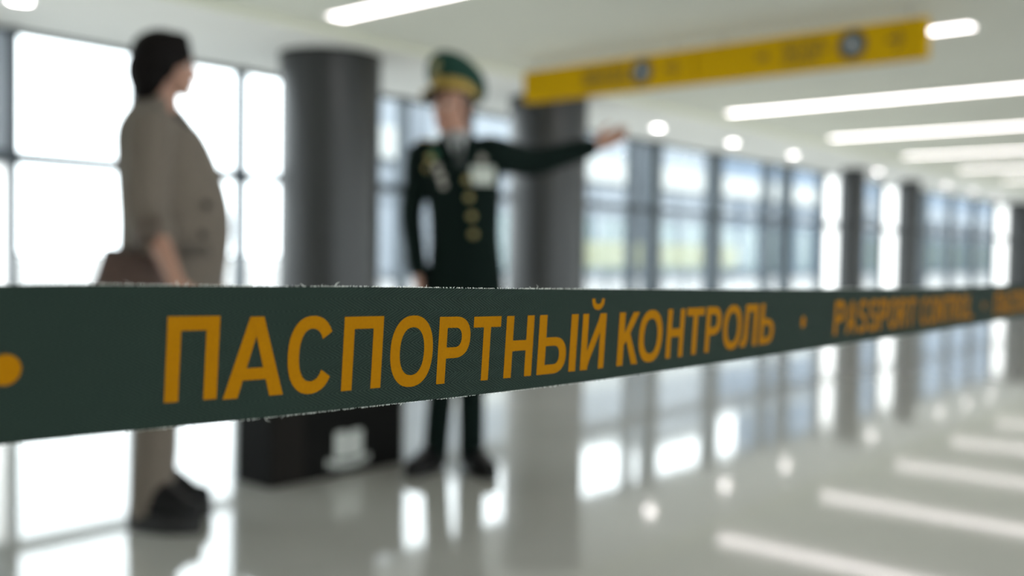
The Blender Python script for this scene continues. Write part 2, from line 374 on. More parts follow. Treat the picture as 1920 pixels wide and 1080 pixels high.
building('office_block', -34, 33.6, 50.5, 10, (M_BLDTEAL, M_BLDPALE, M_BLDWHITE, M_BLDPALE), 'pale grey block outside, right behind the second thick column')
building('office_block', -34, 52.2, 60, 11, (M_BLDTEAL, M_BLDPALE, M_BLDWHITE, M_BLDPALE), 'pale narrow block outside, in the bay with the brightest upper glass')
building('office_block', -34, 61, 77, 10, (M_BLDTEAL, M_BLDPALE, M_BLDWHITE, M_BLDBLUE), 'blue-grey block outside, left of the first frosted pane')
building('hangar', -36, 80, 190, 16, (M_SAGE, M_BLDDARK, M_BLDPALE, M_BLDBLUE), 'long sage and blue hangar outside, between the slim columns and the right edge')
bt = tag(empty('road_barrier', (-20.5, 32, -.25)), 'long pale yellow barrier outside below the glass transom', 'barrier')
box_obj('rail', (-.1, -6.5, .85), (.1, 6.8, 1.75), M_BARRIER, bt)
for i in range(8): box_obj('post', (-.15, -6.3 + i*1.8, 0), (-.1, -6.15 + i*1.8, 1.6), M_FRAME, bt)

# ------------------------------------------------------------------ low black box with a white logo
bx = tag(empty('display_box', (-3.35, 2.43, 0)), 'low black box with a white logo standing on the floor by the officer', 'box')
box_obj('body', (-.24, 0, .0), (0, .73, .37), M_BLACK, bx, bevel=.004)
box_obj('lid', (-.25, -.01, .37), (.01, .74, .40), M_BLACK, bx, bevel=.004)
box_obj('side_board', (-.002, .004, .004), (.003, .165, .366), M_BROWNBLACK, bx)
m = MB()
for s in (-1, 1):                                   # two upright pages
    yc = .405 + s*.040
    m.add([(.0045, yc - .036, .075), (.0045, yc + .036, .075), (.0045, yc + .036, .175 + (.012 if s > 0 else .004)), (.0045, yc + .022, .192), (.0045, yc - .022, .192), (.0045, yc - .036, .175 + (.004 if s > 0 else .012))], [(0,1,2,3,4,5)])
m.build('logo', M_LOGO, bx)
m = MB(); n = 14
for i in range(n):                                  # curved line of tiny print under it
    y = .285 + .240*i/n; z = .030 + .022*((i - n/2 + .5)/(n/2))**2
    m.add([(.0045, y, z), (.0045, y + .0150, z), (.0045, y + .0150, z + .030), (.0045, y, z + .030)], [(0,1,2,3)])
m.build('logo_print', M_LOGO, bx)

# ------------------------------------------------------------------ barrier belt
BW = .050
# right, forward, top height
BP = [(-.36, .085, .959), (-.26, .198, .9585), (-.1584, .308, .9583), (-.129, .339, .9577), (-.0957, .374, .9567), (-.0578, .416, .9557), (-.0149, .467, .9540), (.0401, .535, .9522), (.0948, .610, .9504), (.192, .747, .9470), (.350, .962, .9430), (.470, 1.118, .9405), (.629, 1.320, .9395), (.760, 1.478, .9395), (1.06, 1.85, .942), (1.32, 2.17, .946)]
def catmull(P, t):
    k = min(int(t), len(P) - 2); u = t - k
    a, b, c, d = P[max(k-1, 0)], P[k], P[k+1], P[min(k+2, len(P)-1)]
    return [.5*((2*b[i]) + (c[i]-a[i])*u + (2*a[i]-5*b[i]+4*c[i]-d[i])*u*u + (3*b[i]-a[i]-3*c[i]+d[i])*u**3) for i in range(3)]
path = [cw(*catmull(BP, (len(BP)-1)*i/600)) for i in range(601)]
for _ in range(40): path = [path[0]] + [(path[i-1] + path[i]*2 + path[i+1])/4 for i in range(1, 600)] + [path[600]]
S = [0]
for i in range(600): S.append(S[-1] + (path[i+1] - path[i]).length)
def at_s(s):
    import bisect
    i = min(max(bisect.bisect(S, s) - 1, 0), 599); u = (s - S[i])/(S[i+1] - S[i]); p = path[i].lerp(path[i+1], u)
    t = path[min(i+3, 600)] - path[max(i-3, 0)]; t.z = 0; t.normalize()
    return p, t, Vector((t.y, -t.x, 0))             # point on the top edge, tangent, normal to the camera side
TILT = .045
def down(nn, d): return Vector((0, 0, -d)) - nn*(d - .025)*TILT
def px_to_s(px):
    best = None
    for i, p in enumerate(path):
        q = CROT.transposed() @ (p - Vector((0, 0, CAMH + .025)))
        if q.z < -.05:
            e = abs(960 + 1866.7*q.x/-q.z - px)
            if best is None or e < best[0]: best = (e, S[i])
    return best[1]
def belt_mat():
    m = mat('green_woven_webbing', (.013, .030, .024), rough=.75, spec=.08); nt = m.node_tree; p = nt.nodes['Principled BSDF']
    uv = nt.nodes.new('ShaderNodeUVMap'); uv.uv_map = 'UVMap'; sx = nt.nodes.new('ShaderNodeSeparateXYZ'); nt.links.new(uv.outputs[0], sx.inputs[0])
    def M_(op, a, b=None):
        n = nt.nodes.new('ShaderNodeMath'); n.operation = op
        for i, q in enumerate((a, b)):
            if q is None: continue
            if isinstance(q, (int, float)): n.inputs[i].default_value = q
            else: nt.links.new(q, n.inputs[i])
        return n.outputs[0]
    v = M_('PINGPONG', sx.outputs[1], .0048)         # herringbone: the slant turns over every few millimetres
    ph = M_('ADD', M_('MULTIPLY', sx.outputs[0], .48), M_('MULTIPLY', v, 1.0))
    st = M_('SINE', M_('MULTIPLY', ph, 2*math.pi/.00115))
    th = M_('SINE', M_('MULTIPLY', sx.outputs[0], 2*math.pi/.0006))
    hh = M_('ADD', st, M_('MULTIPLY', th, .5))
    b = nt.nodes.new('ShaderNodeBump'); b.inputs['Strength'].default_value = .8; b.inputs['Distance'].default_value = .00022; nt.links.new(hh, b.inputs['Height']); nt.links.new(b.outputs[0], p.inputs['Normal'])
    r = nt.nodes.new('ShaderNodeValToRGB'); r.color_ramp.elements[0].color = (.009, .0165, .013, 1); r.color_ramp.elements[1].color = (.040, .064, .052, 1)
    nt.links.new(M_('ADD', M_('MULTIPLY', hh, .33), .5), r.inputs[0]); nt.links.new(r.outputs[0], p.inputs['Base Color'])
    return m
M_BELT = belt_mat()
M_PRINT = mat('orange_yellow_belt_print', (.335, .140, .002), rough=.8, var=.05, vscale=900, bump=.15, bscale=2500, spec=.04)
M_FIBRE = frosted_mat('pale_frayed_fibre', (.97, .98, .95))  # fibre colour raised to near white in place of sun sparkle

belt = tag(empty('barrier_belt', path[300] - Vector((0, 0, BW))), 'dark green woven barrier belt with orange lettering across the foreground', 'barrier belt')
inv = Matrix.Translation(-belt.location)
TH = .0006
bm = bmesh.new(); uvl = bm.loops.layers.uv.new('UVMap'); NS = 420; NV = 4; grid = []
for i in range(NS + 1):
    s = S[-1]*i/NS; p, t, nn = at_s(s)
    prof = [(nn*TH, k/NV) for k in range(NV + 1)] + [(-nn*TH, k/NV) for k in range(NV, -1, -1)]
    grid.append([(bm.verts.new(inv @ (p + o + down(nn, BW*f))), s, BW*f) for o, f in prof])
for i in range(NS):
    n = len(grid[0])
    for j in range(n):
        q = [grid[i][j], grid[i+1][j], grid[i+1][(j+1) % n], grid[i][(j+1) % n]]
        f = bm.faces.new([a[0] for a in q])
        for lp, a in zip(f.loops, q): lp[uvl].uv = (a[1], a[2])
bmesh.ops.recalc_face_normals(bm, faces=bm.faces[:])
me = bpy.data.meshes.new('webbing'); bm.to_mesh(me); bm.free(); me.materials.append(M_BELT)
wo = bpy.data.objects.new('webbing', me); COL.objects.link(wo); wo.parent = belt

def on_belt(v, f, s0, top, name, lift=.00012):
    out = []
    for q in v:
        p, t, nn = at_s(s0 + q.x + .02*(.025 - top + q.y)); out.append(inv @ (p + nn*(TH + lift) + down(nn, top - q.y)))
    mb = MB().add(out, f); o = mb.build(name, M_PRINT, belt); return o
# printed capitals drawn as strokes in a unit box
def quad_strip(o, i): return [[o[k], o[k+1], i[k+1], i[k]] for k in range(len(o) - 1)]
def arc(cx, cy, rx, ry, a0, a1, n=28):
    out = []
    for k in range(n + 1):
        a = R(a0 + (a1 - a0)*k/n); c, q = math.cos(a), math.sin(a)
        out.append((cx + rx*math.copysign(abs(c)**.88, c), cy + ry*math.copysign(abs(q)**.88, q)))
    return out
def bowl(x0, xo, xi, y0, y1, iy0, iy1, xs):
    ro = (y1 - y0)/2; ri = (iy1 - iy0)/2
    o = [(x0, y1), (xs, y1)] + arc(xs, y0 + ro, xo - xs, ro, 90, -90, 18) + [(xs, y0), (x0, y0)]
    i = [(x0, iy1), (xs, iy1)] + arc(xs, iy0 + ri, xi - xs, ri, 90, -90, 18) + [(xs, iy0), (x0, iy0)]
    return quad_strip(o, i)
def bar(x0, y0, x1, y1): return [[(x0, y0), (x1, y0), (x1, y1), (x0, y1)]]
def glyph(c, wst=.26):
    w_ = wst; b = .168
    if c == 'П': return bar(0, 0, w_, 1) + bar(1 - w_, 0, 1, 1) + bar(w_, 1 - b, 1 - w_, 1)
    if c in 'АA': return [[(0, 0), (.235, 0), (.5, .76), (.60, 1), (.385, 1)], [(1, 0), (.765, 0), (.5, .76), (.385, 1), (.615, 1)]] + bar(.25, .215, .75, .365)
    if c in 'СC': return quad_strip(arc(.5, .5, .5, .51, 33, 327), arc(.5, .5, .265, .345, 33, 327))
    if c in 'ОO': return quad_strip(arc(.5, .5, .5, .515, 0, 360, 40), arc(.5, .5, .285, .345, 0, 360, 40))
    if c in 'РP': return bar(0, 0, w_, 1) + bowl(w_, 1, .72, .375, 1, .54, 1 - b, .52)
    if c == 'R': return bar(0, 0, w_, 1) + bowl(w_, .95, .68, .41, 1, .565, 1 - b, .52) + [[(.45, .42), (.72, .46), (1, 0), (.74, 0)]]
    if c in 'ТT': return bar(0, 1 - b, 1, 1) + bar(.5 - w_/2, 0, .5 + w_/2, 1 - b)
    if c == 'Н': return bar(0, 0, w_, 1) + bar(1 - w_, 0, 1, 1) + bar(w_, .43, 1 - w_, .60)
    if c == 'Ь': return bar(0, 0, w_, 1) + bowl(w_, 1, .74, 0, .62, .158, .475, .52)
    if c == 'Ы': return bar(0, 0, .185, 1) + bowl(.185, .72, .54, 0, .62, .158, .475, .40) + bar(.815, 0, 1, 1)
    if c == 'Й': return bar(0, 0, .24, 1) + bar(.76, 0, 1, 1) + [[(.16, 0), (.27, 0), (.84, 1), (.73, 1)], [(.24, 0), (.30, 0), (.30, .10), (.24, .30)], [(.24, .0), (.24, .33), (.76, 1), (.76, .67)]] + quad_strip(arc(.60, 1.27, .27, .205, 180, 360, 14), arc(.60, 1.27, .145, .10, 180, 360, 14))
    if c == 'К': return bar(0, 0, .28, 1) + [[(.28, .38), (.28, .60), (.66, 1), (.98, 1), (.52, .56)], [(.38, .48), (.56, .60), (1, 0), (.70, 0)]]
    if c == 'Л': return bar(.75, 0, 1, 1) + bar(.22, 1 - b, .75, 1) + [[(.22, 1), (.44, .84), (.42, .30), (.18, .30)], [(.18, .30), (.42, .30), (.40, .14), (.28, 0), (.0, 0), (.0, .14), (.12, .16)]]
    if c == 'N': return bar(0, 0, .24, 1) + bar(.76, 0, 1, 1) + [[(.0, 1), (.26, 1), (1, 0), (.74, 0)]]
    if c == 'L': return bar(0, 0, .28, 1) + bar(.28, 0, 1, b)
    if c == 'S': return quad_strip(arc(.5, .735, .48, .275, 22, 270, 18) + arc(.5, .27, .26, .115, 90, -150, 18), arc(.5, .735, .24, .115, 22, 270, 18) + arc(.5, .27, .5, .285, 90, -150, 18))
CAP = .0304
def text_top(px):
    T = [(0, .0106), (310, .0106), (905, .0131), (1170, .0132), (1435, .0103), (2400, .0108)]
    for (a, u), (b, v) in zip(T, T[1:]):
        if px <= b: return u + (v - u)*(px - a)/(b - a)
def belt_word(letters, name):
    V = []; F = []
    for ch, sa, sb, top in letters:
        for poly in glyph(ch):
            F.append(tuple(range(len(V), len(V) + len(poly))))
            V += [Vector((sa + x*(sb - sa), y*CAP - (top - .0106), 0)) for x, y in poly]
    return on_belt(V, F, 0, .0106 + CAP, name)
def traced(spec): return [(c, px_to_s(a), px_to_s(b), text_top((a + b)/2)) for c, a, b in spec]
def set_word(body, s0, s1, px):
    u = (s1 - s0)/(len(body) - .14); return [(c, s0 + k*u, s0 + k*u + u*.86, text_top(px)) for k, c in enumerate(body)]
belt_word(traced([('П', 308, 410.5), ('А', 420, 533), ('С', 540, 627), ('П', 642, 716), ('О', 729, 808), ('Р', 819, 877), ('Т', 882, 937), ('Н', 945, 997), ('Ы', 1008.6, 1079), ('Й', 1087, 1132)]), 'printed_word')
belt_word(traced([('К', 1159, 1195), ('О', 1198, 1242), ('Н', 1247, 1281.5), ('Т', 1286, 1318), ('Р', 1321, 1351), ('О', 1353, 1388), ('Л', 1388, 1418), ('Ь', 1424, 1452)]), 'printed_word')
belt_word(set_word('PASSPORT', px_to_s(1562), px_to_s(1716), 1600), 'printed_word')
belt_word(set_word('CONTROL', px_to_s(1725), px_to_s(1822), 1780), 'printed_word')
s3 = px_to_s(1864); belt_word(set_word('ПАСПОРТНЫЙ', s3, s3 + .36, 1900), 'printed_word')
for px in (14, 1505, 1843):
    n = 32; c = px_to_s(px); rr = .0049
    on_belt([Vector((rr*math.cos(2*math.pi*i/n), rr*math.sin(2*math.pi*i/n), 0)) for i in range(n)], [tuple(range(n))], c, .0265, 'printed_dot')
# frayed fibres along both selvedges
fb = MB(); rnd = random.Random(3)
for e in (0, 1):
    s = .08
    while s < 1.5:
        cl = .5 + .5*math.sin(s*97 + e*2) * math.sin(s*41 + 1)
        if rnd.random() < .25 + .75*cl:
            p, t, nn = at_s(s); base = p + down(nn, BW*e) + nn*rnd.uniform(-TH, TH)
            ln = rnd.uniform(.0003, .0008)*(1 + (2.2 if rnd.random() < .02 else 0)); up = -1 if e else 1
            d = Vector((0, 0, up)) + t*rnd.uniform(-.9, .9) + nn*rnd.uniform(-.5, .5); d.normalize()
            wd = rnd.uniform(.00009, .00021)
            a = t*wd; b = d.cross(t).normalized()*wd
            mid = base + d*ln*.6 + t*rnd.uniform(-.3, .3)*ln; tip = base + d*ln + t*rnd.uniform(-.7, .7)*ln
            r0 = [base + a, base - a*.5 + b, base - a*.5 - b]; r1 = [q - base + mid for q in r0]; r2 = [(q - base)*.3 + tip for q in r0]
            fb.rings([r0, r1, r2])
        s += rnd.uniform(.0001, .0006)
fb.xf(inv); fo = fb.build('frayed_fibres', M_FIBRE, belt); fo['kind'] = 'stuff'; fo['label'] = 'pale fuzzy fibres along the belt edges'

# the two posts that carry the belt, just outside the picture
for k, (i, lab) in enumerate(((0, 'steel belt post at the near end of the barrier belt'), (600, 'steel belt post at the far end of the barrier belt'))):
    p = path[i]; d = (path[0] - path[30] if i == 0 else path[600] - path[570]); d.z = 0; d.normalize()
    c = p + d*.036
    st = tag(empty('belt_post', (c.x, c.y, 0)), lab, 'post', 'belt barrier posts')
    MB().lathe([(.17, 0), (.17, .008), (.155, .018), (.05, .030), (.033, .045)], 48).build('base', M_STEEL, st, smooth=True, autos=True)
    MB().lathe([(.032, .03), (.032, .885)], 32).build('tube', M_STEEL, st, smooth=True, autos=True)
    MB().lathe([(.0345, .885), (.0345, .965), (.030, .975), (.010, .978)], 32).build('belt_cassette', M_BLACK, st, smooth=True, autos=True)

# ------------------------------------------------------------------ people
# each person stands in a frame with x to the camera's right, y away from it, z up; the origin lies on the floor
def trace(px, py, depth):
    """point seen at a place of the photograph at a given horizontal distance in front of the camera"""
    d = CROT @ Vector(((px - 960)/1866.7, (540 - py)/1866.7, -1)); k = depth/d.dot(FV)
    return Vector((d.dot(RV)*k, depth, CAMH + d.z*k))
def frame_rot(fwd, up=(0, 0, 1)):
    f = Vector(fwd).normalized(); u = Vector(up); u = (u - f*u.dot(f)).normalized(); l = u.cross(f)
    return Matrix((f, l, u)).transposed()            # columns: forward, left, up
def add_head(mb, c, F, k=1.0):
    P = lambda x, y, z: c + F @ (Vector((x, y, z))*k)
    E_ = lambda x, y, z, a, b, d: mb.ell(P(x, y, z), (a*k, b*k, d*k), F, 20, 14)
    E_(-.012, 0, .045, .095, .077, .083); E_(.025, 0, -.015, .066, .063, .088); E_(.030, 0, -.065, .056, .050, .042)
    E_(.070, 0, -.098, .020, .024, .017); E_(.074, 0, .026, .020, .052, .013)
    for s in (-1, 1):
        E_(.056, s*.043, -.022, .026, .020, .022); E_(-.006, s*.078, -.012, .019, .009, .031); E_(.050, s*.040, -.068, .024, .016, .03)
        E_(.100, s*.010, -.034, .010, .009, .008)
    mb.tube([(P(.086, 0, .012), .007*k), (P(.101, 0, -.012), .009*k), (P(.110, 0, -.030), .011*k)], F @ Vector((0, 1, 0)), 10)
    E_(.082, 0, -.060, .016, .026, .016)
def face_parts(c, F, root, k=1.0, brow=M_HAIRSHORT):
    P = lambda x, y, z: c + F @ (Vector((x, y, z))*k)
    for s in (-1, 1):
        e = MB().ell(P(.0685, s*.032, .002), (.0125*k,)*3, None, 14, 10).build('eye', M_EYE, root, smooth=True)
        MB().ell(P(.0785, s*.032, .002), (.0033*k, .0055*k, .0055*k), F, 10, 6).build('iris', M_IRIS, e, smooth=True)
        MB().tube([(P(.088, s*.015, .026), .0035*k, .004*k), (P(.088, s*.034, .031), .0035*k, .004*k), (P(.074, s*.053, .026), .0025*k, .003*k)], F @ Vector((1, 0, 0)), 8).build('eyebrow', brow, root, smooth=True)
    m = MB(); m.tube([(P(.086, -.024, -.061), .004*k, .003*k), (P(.099, 0, -.058), .006*k, .0045*k), (P(.086, .024, -.061), .004*k, .003*k)], F @ Vector((1, 0, 0)), 8)
    m.tube([(P(.086, -.022, -.063), .004*k, .003*k), (P(.098, 0, -.068), .006*k, .005*k), (P(.086, .022, -.063), .004*k, .003*k)], F @ Vector((1, 0, 0)), 8)
    m.build('lips', M_LIPS, root, remesh=.002, it=2)
def add_hand(mb, wrist, d, palm, thumb, curl=.35, spread=.10, k=1.0):
    """d: along the hand, palm: out of the palm, thumb: sideways to the thumb"""
    d = Vector(d).normalized(); palm = Vector(palm); palm = (palm - d*palm.dot(d)).normalized(); th = Vector(thumb); th = (th - d*th.dot(d) - palm*th.dot(palm)).normalized()
    mb.tube([(wrist - d*.02, .026*k, .020*k), (wrist + d*.02*k, .032*k, .017*k), (wrist + d*.06*k, .039*k, .015*k), (wrist + d*.088*k, .036*k, .012*k)], th, 14)
    for i, (o, L_) in enumerate(((.030, .072), (.010, .080), (-.010, .074), (-.029, .058))):
        b = wrist + (d*(.084 - abs(i - 1.2)*.004) + th*o)*k; a = curl*(1 + .12*i); dd = (d + th*(o*spread*30/10)).normalized(); pts = [(b - d*.02*k, .0092*k)]; p = b
        pts.append((p, .0092*k)); an = a*.5
        for fr, rr in ((.45, .0086), (.30, .0079), (.25, .0066)):
            p = p + (dd*math.cos(an) + palm*math.sin(an))*L_*fr*k; pts.append((p, rr*k)); an += a
        mb.tube(pts, palm, 10)
    b = wrist + (d*.022 + th*.026 + palm*.006)*k; p = b; pts = [(b - th*.012*k, .013*k)]
    for q, (fr, rr) in enumerate(((.036, .0125), (.030, .0105), (.022, .0085))):
        v = (d*(.80 + .12*q) + th*(.52 - .26*q) + palm*(.28 + curl*.55*q)).normalized(); pts.append((p, rr*k)); p = p + v*fr*k
    pts.append((p, .0078*k)); mb.tube(pts, palm, 10)
def shoe(root, heel, d, ln, wd, hh, soleh, name='shoe', mshoe=M_SHOE):
    d = Vector((d[0], d[1], 0)).normalized(); sd = Vector((-d.y, d.x, 0)); b = Vector((heel.x, heel.y, 0)); z = Vector((0, 0, 1)); n = 24
    def outl(f, zz, grow=0):
        out = []
        for i in range(n):
            a = 2*math.pi*i/n; u = (1 - math.cos(a))/2; w_ = wd/2*(.74 + .34*math.sin(u*math.pi*.9 - .25))*abs(math.sin(a))**.62*math.copysign(1, math.sin(a))
            out.append(b + d*((u*(ln + 2*grow) - grow)*f[0] + f[1]) + sd*w_*(1 + grow*8)*f[2] + z*zz(u) if callable(zz) else b + d*(u*ln) + sd*w_ + z*zz)
        return out
    up = MB().rings([outl((1, 0, 1), lambda u: soleh), outl((1, 0, 1.05), lambda u: soleh + .018), outl((.97, .004, .95), lambda u: soleh + .038 + .012*(1 - u)), outl((.80, .006, .80), lambda u: soleh + .050 + (hh - .052)*max(0, 1 - u*1.25)**1.0 + .002), outl((.46, .012, .66), lambda u: soleh + hh)])
    o = up.build(name, mshoe, root, smooth=True)
    so = MB().rings([outl((1, 0, 1), lambda u: .0, .002), outl((1, 0, 1), lambda u: soleh*.97, .004), outl((1, 0, 1), lambda u: soleh, .002)])
    so.build('sole', M_SOLE, o, smooth=True, autos=True); return o

# ---- officer ------------------------------------------------------
ZO = 4.45; XO = trace(850, 880, ZO).x
def O(px, py, dy=0): p = trace(px, py, ZO + dy); return Vector((p.x - XO, dy, p.z))
rt = cw(XO, ZO, 0)
off = tag(empty('person', rt, YAW), 'person in dark green uniform and peaked cap stretching one arm out to the right', 'person')
X = Vector((1, 0, 0)); Y = Vector((0, 1, 0)); Z = Vector((0, 0, 1))
hc = O(849, 203, -.03); FO = frame_rot((-.62, -.78, -.06))
neck0 = O(856, 268, .02)
shR, elR, wrR = O(791, 292, .03), O(771, 402, .03), O(784, 512, -.04)
shL, elL, wrL = O(921, 290, .02), O(1003, 304, .18), O(1108, 276, .33)
hipc = O(858, 545, .02)
ankR, ankL = O(817, 850, .02), O(884, 850, .0); kneeR, kneeL = O(828, 715, -.02), O(884, 715, -.03)
hipR, hipL = hipc + Vector((-.085, 0, -.02)), hipc + Vector((.085, 0, -.02))
b = MB(); add_head(b, hc, FO, .98)
b.tube([(neck0 - Z*.05, .062, .058), (neck0 + Z*.02, .056, .056), (hc + Vector((.008, .02, -.04)), .054, .056)], X, 16)
b.tube([(O(868, 545, .02), .15, .10), (O(870, 450, .02), .135, .095), (O(868, 350, .02), .15, .105), (O(864, 300, .02), .165, .095), (O(860, 278, .02), .10, .07)], X, 20)
b.tube([(shR + X*.03, .05), (shR, .052), (elR, .040), (wrR, .028)], Y, 14); b.tube([(shL - X*.03, .05), (shL, .052), (elL, .040), (wrL, .028)], Z, 14)
for h_, k_, a_ in ((hipR, kneeR, ankR), (hipL, kneeL, ankL)):
    b.tube([(h_ + Z*.03, .085), (h_ - Z*.1, .082), (k_, .052), (k_.lerp(a_, .35), .052), (a_, .036), (a_ - Z*.05, .036)], X, 14)
add_hand(b, wrR + Vector((0, -.008, -.035)), (.04, -.18, -1), (1, .1, 0), (.1, -1, 0), .45)
dL = (wrL - elL).normalized()
add_hand(b, wrL + dL*.03, Vector((.86, .15, .42)), (-.25, -.85, .42), (-.35, .25, .9), .16, .16, 1.08)
b.build('body', M_SKIN, off, remesh=.0042, it=3)
face_parts(hc, FO, off, .98)
# short hair below the cap
m = MB(); m.ell(hc + FO @ Vector((-.030, 0, .03)), (.088, .082, .078), FO, 18, 12); m.ell(hc + FO @ Vector((-.055, 0, -.03)), (.050, .066, .055), FO, 16, 10)
m.build('hair', M_HAIRSHORT, off, remesh=.006, it=3)
# tunic
j = MB()
j.tube([(O(874, 604, .02), .185, .138), (O(873, 545, .02), .176, .132), (O(872, 450, .02), .154, .122), (O(870, 380, .02), .162, .130), (O(864, 318, .02), .178, .125), (O(858, 288, .02), .172, .095), (O(857, 268, .02), .095, .075)], X, 28, sq=2.3, flat=True)
j.tube([(shR + X*.05 + Z*.01, .06), (shR, .070), (shR.lerp(elR, .5), .056), (elR, .050), (elR.lerp(wrR, .6), .045), (wrR + Z*.01, .042)], Y, 18)
j.tube([(shL - X*.06, .075), (shL, .084), (shL.lerp(elL, .5), .074), (elL, .066), (elL.lerp(wrL, .6), .056), (wrL - dL*.01, .050)], Z, 18)
tu = j.build('tunic', M_UNI, off, remesh=.006, it=5)
fy = -.118                                           # front of the chest
def chest(px, py, out=0): 
    p = O(px, py, 0); cz = p.z; cx = O(868, py).x
    u = max(-1, min(1, (p.x - cx)/.172)); y = .02 - .128*math.sqrt(max(.05, 1 - abs(u)**2.3)); return Vector((p.x, y - out, p.z))
sh = MB()                                            # shirt front in the opening of the tunic
sh.tube([(chest(858, 262, -.05), .05, .04), (chest(862, 285, -.02), .045, .03), (chest(866, 306, -.014), .024, .02), (chest(868, 318, -.010), .006, .01)], X, 14)
sh.tube([(neck0 - Z*.012, .062, .060), (neck0 + Z*.022, .060, .060)], X, 18)
so = sh.build('shirt', M_SHIRT, off, remesh=.005, it=3)
tie = MB(); tie.tube([(chest(859, 262, -.002), .014, .010), (chest(860, 272, .004), .012, .010), (chest(863, 292, .012), .019, .006), (chest(867, 316, .008), .022, .006)], X, 12)
tie.build('tie', M_TIE, off, smooth=True)
for s in (-1, 1):                                    # lapels
    lp = MB(); pts = [(858 + s*19, 262), (858 + s*36, 286), (862 + s*34, 294), (872 + s*3, 334), (869 + s*3, 316), (860 + s*12, 283)]
    fr = [chest(a, q, .010 + (.0 if i else -.03)) for i, (a, q) in enumerate(pts)]; n = len(fr)
    lp.rings([[p + Y*.012 for p in fr], fr]); lp.build('lapel', M_UNIED, tu)
    ep = MB(); c0 = O(858 + s*42, 270, .02) + Z*.012; c1 = (shR + Vector((-.012, 0, .070))) if s < 0 else (shL + Vector((.0, 0, .078)))
    ep.tube([(c0, .030, .007), (c1, .034, .008)], Y, 14); ep.build('shoulder_board', M_GOLD, off, smooth=True)
for px, py in ((877, 341), (881, 373), (886, 407), (889, 440)):
    c = chest(px, py, .006); MB().ell(c, (.0165, .008, .0165), None, 16, 8).build('button', M_BRASS, tu, smooth=True)
fl = MB(); a, q = chest(872, 330, .003), chest(893, 600, .003)      # overlap of the front
fl.tube([(a, .006, .004), (chest(884, 440, .003), .006, .004), (chest(890, 540, .003), .006, .004)], X, 8); fl.build('front_edge', M_UNIED, tu, smooth=True)
bd = MB(); c = chest(906, 333, .010); bd.box(c - Vector((.052, .003, .040)), c + Vector((.052, .003, .040))); bd.build('name_badge', M_BADGE, off, bevel=.002)
c = chest(905, 303, .008); n = 16; MB().rings([[c + Vector((.020*(1 if i % 4 < 2 else .62)*math.cos(2*math.pi*i/n), yy, .024*(1 if i % 4 < 2 else .62)*math.sin(2*math.pi*i/n))) for i in range(n)] for yy in (.008, 0, -.004)]).build('breast_emblem', M_SILVER, off)
for px, py, mt_, r_ in ((786, 296, M_RED, .018), (800, 299, M_BRASS, .021), (808, 292, M_GREENRIB, .018), (795, 318, M_BRASS, .022), (812, 318, M_SILVER, .020), (820, 335, M_SILVER, .019), (824, 350, M_SILVER, .017)):
    c = chest(px + 10, py, .008); md = MB(); n = 10
    md.rings([[c + Vector((r_*(1 if i % 2 else .8)*math.cos(2*math.pi*i/n), yy, r_*(1 if i % 2 else .8)*math.sin(2*math.pi*i/n))) for i in range(n)] for yy in (.008, 0, -.004)])
    md.build('medal', mt_, off)
# trousers
t_ = MB(); t_.tube([(hipc + Z*.06, .160, .115), (hipc - Z*.02, .168, .120), (hipc - Z*.10, .150, .105)], X, 22)
for h_, k_, a_ in ((hipR, kneeR, ankR), (hipL, kneeL, ankL)):
    t_.tube([(h_, .095), (h_ - Z*.12, .092), (k_, .064), (k_.lerp(a_, .5), .058), (a_ - Z*.005, .056), (a_ - Z*.03, .054)], X, 18)
t_.build('trousers', M_UNI, off, remesh=.006, it=4)
shoe(off, ankR + Vector((.02, .06, 0)), (-.42, -.9), .29, .100, .085, .02)
shoe(off, ankL + Vector((-.02, .06, 0)), (.42, -.9), .29, .100, .085, .02)
# peaked cap
FC = frame_rot((-.62, -.76, .34), (-.10, .16, 1)); cc = hc + FO @ Vector((-.008, 0, .046))
CP = lambda r, a, z, sx=1.0: cc + FC @ Vector((r*sx*math.cos(a), r*math.sin(a)*.92, z))
n = 40; AN = [2*math.pi*i/n for i in range(n)]
cap = empty('peaked_cap', (0, 0, 0), parent=off)
MB().rings([[CP(.102, a, -.012) for a in AN], [CP(.108, a, .036 + .008*math.cos(a)) for a in AN]]).build('cap_band', M_CAPDARK, cap, smooth=True, autos=True)
MB().rings([[CP(.105, a, -.006) for a in AN], [CP(.1105, a, .034 + .008*math.cos(a)) for a in AN]], close=False).build('gold_braid_band', M_GOLD, cap, smooth=True)
def cz(a, lo, fr): return lo - .012 + (fr + .012)*1.55*(.5 + .5*math.cos(a))**1.1
MB().rings([[CP(.108, a, .034 + .008*math.cos(a)) for a in AN], [CP(.124, a, cz(a, .046, .024)) for a in AN], [CP(.143 - .006*math.cos(a), a, cz(a, .050, .042)) for a in AN], [CP(.145 - .006*math.cos(a), a, cz(a, .055, .050)) for a in AN]]).build('crown_wall', M_CAPGREEN, cap, smooth=True)
MB().rings([[CP(.1455 - .006*math.cos(a), a, cz(a, .053, .049)) for a in AN], [CP(.143 - .006*math.cos(a), a, cz(a, .066, .056)) for a in AN], [CP(.115, a, cz(a, .078, .052)) for a in AN], [CP(.06, a, cz(a, .088, .036)) for a in AN], [CP(.01, a, cz(a, .096, .018)) for a in AN]]).build('crown_top', M_CAPGREEN, cap, smooth=True)
AV = [R(-68 + 136*i/20) for i in range(21)]
vz = MB(); rs = []
for r_, z_ in ((.104, -.008), (.140, -.024), (.163, -.042), (.160, -.046), (.136, -.028), (.102, -.012)):
    rs.append([CP(.104 + (r_ - .104)*max(.05, math.cos(a*1.25)) if r_ > .104 else r_, a, -.008 + (z_ + .008)*max(.1, math.cos(a*1.2))) for a in AV])
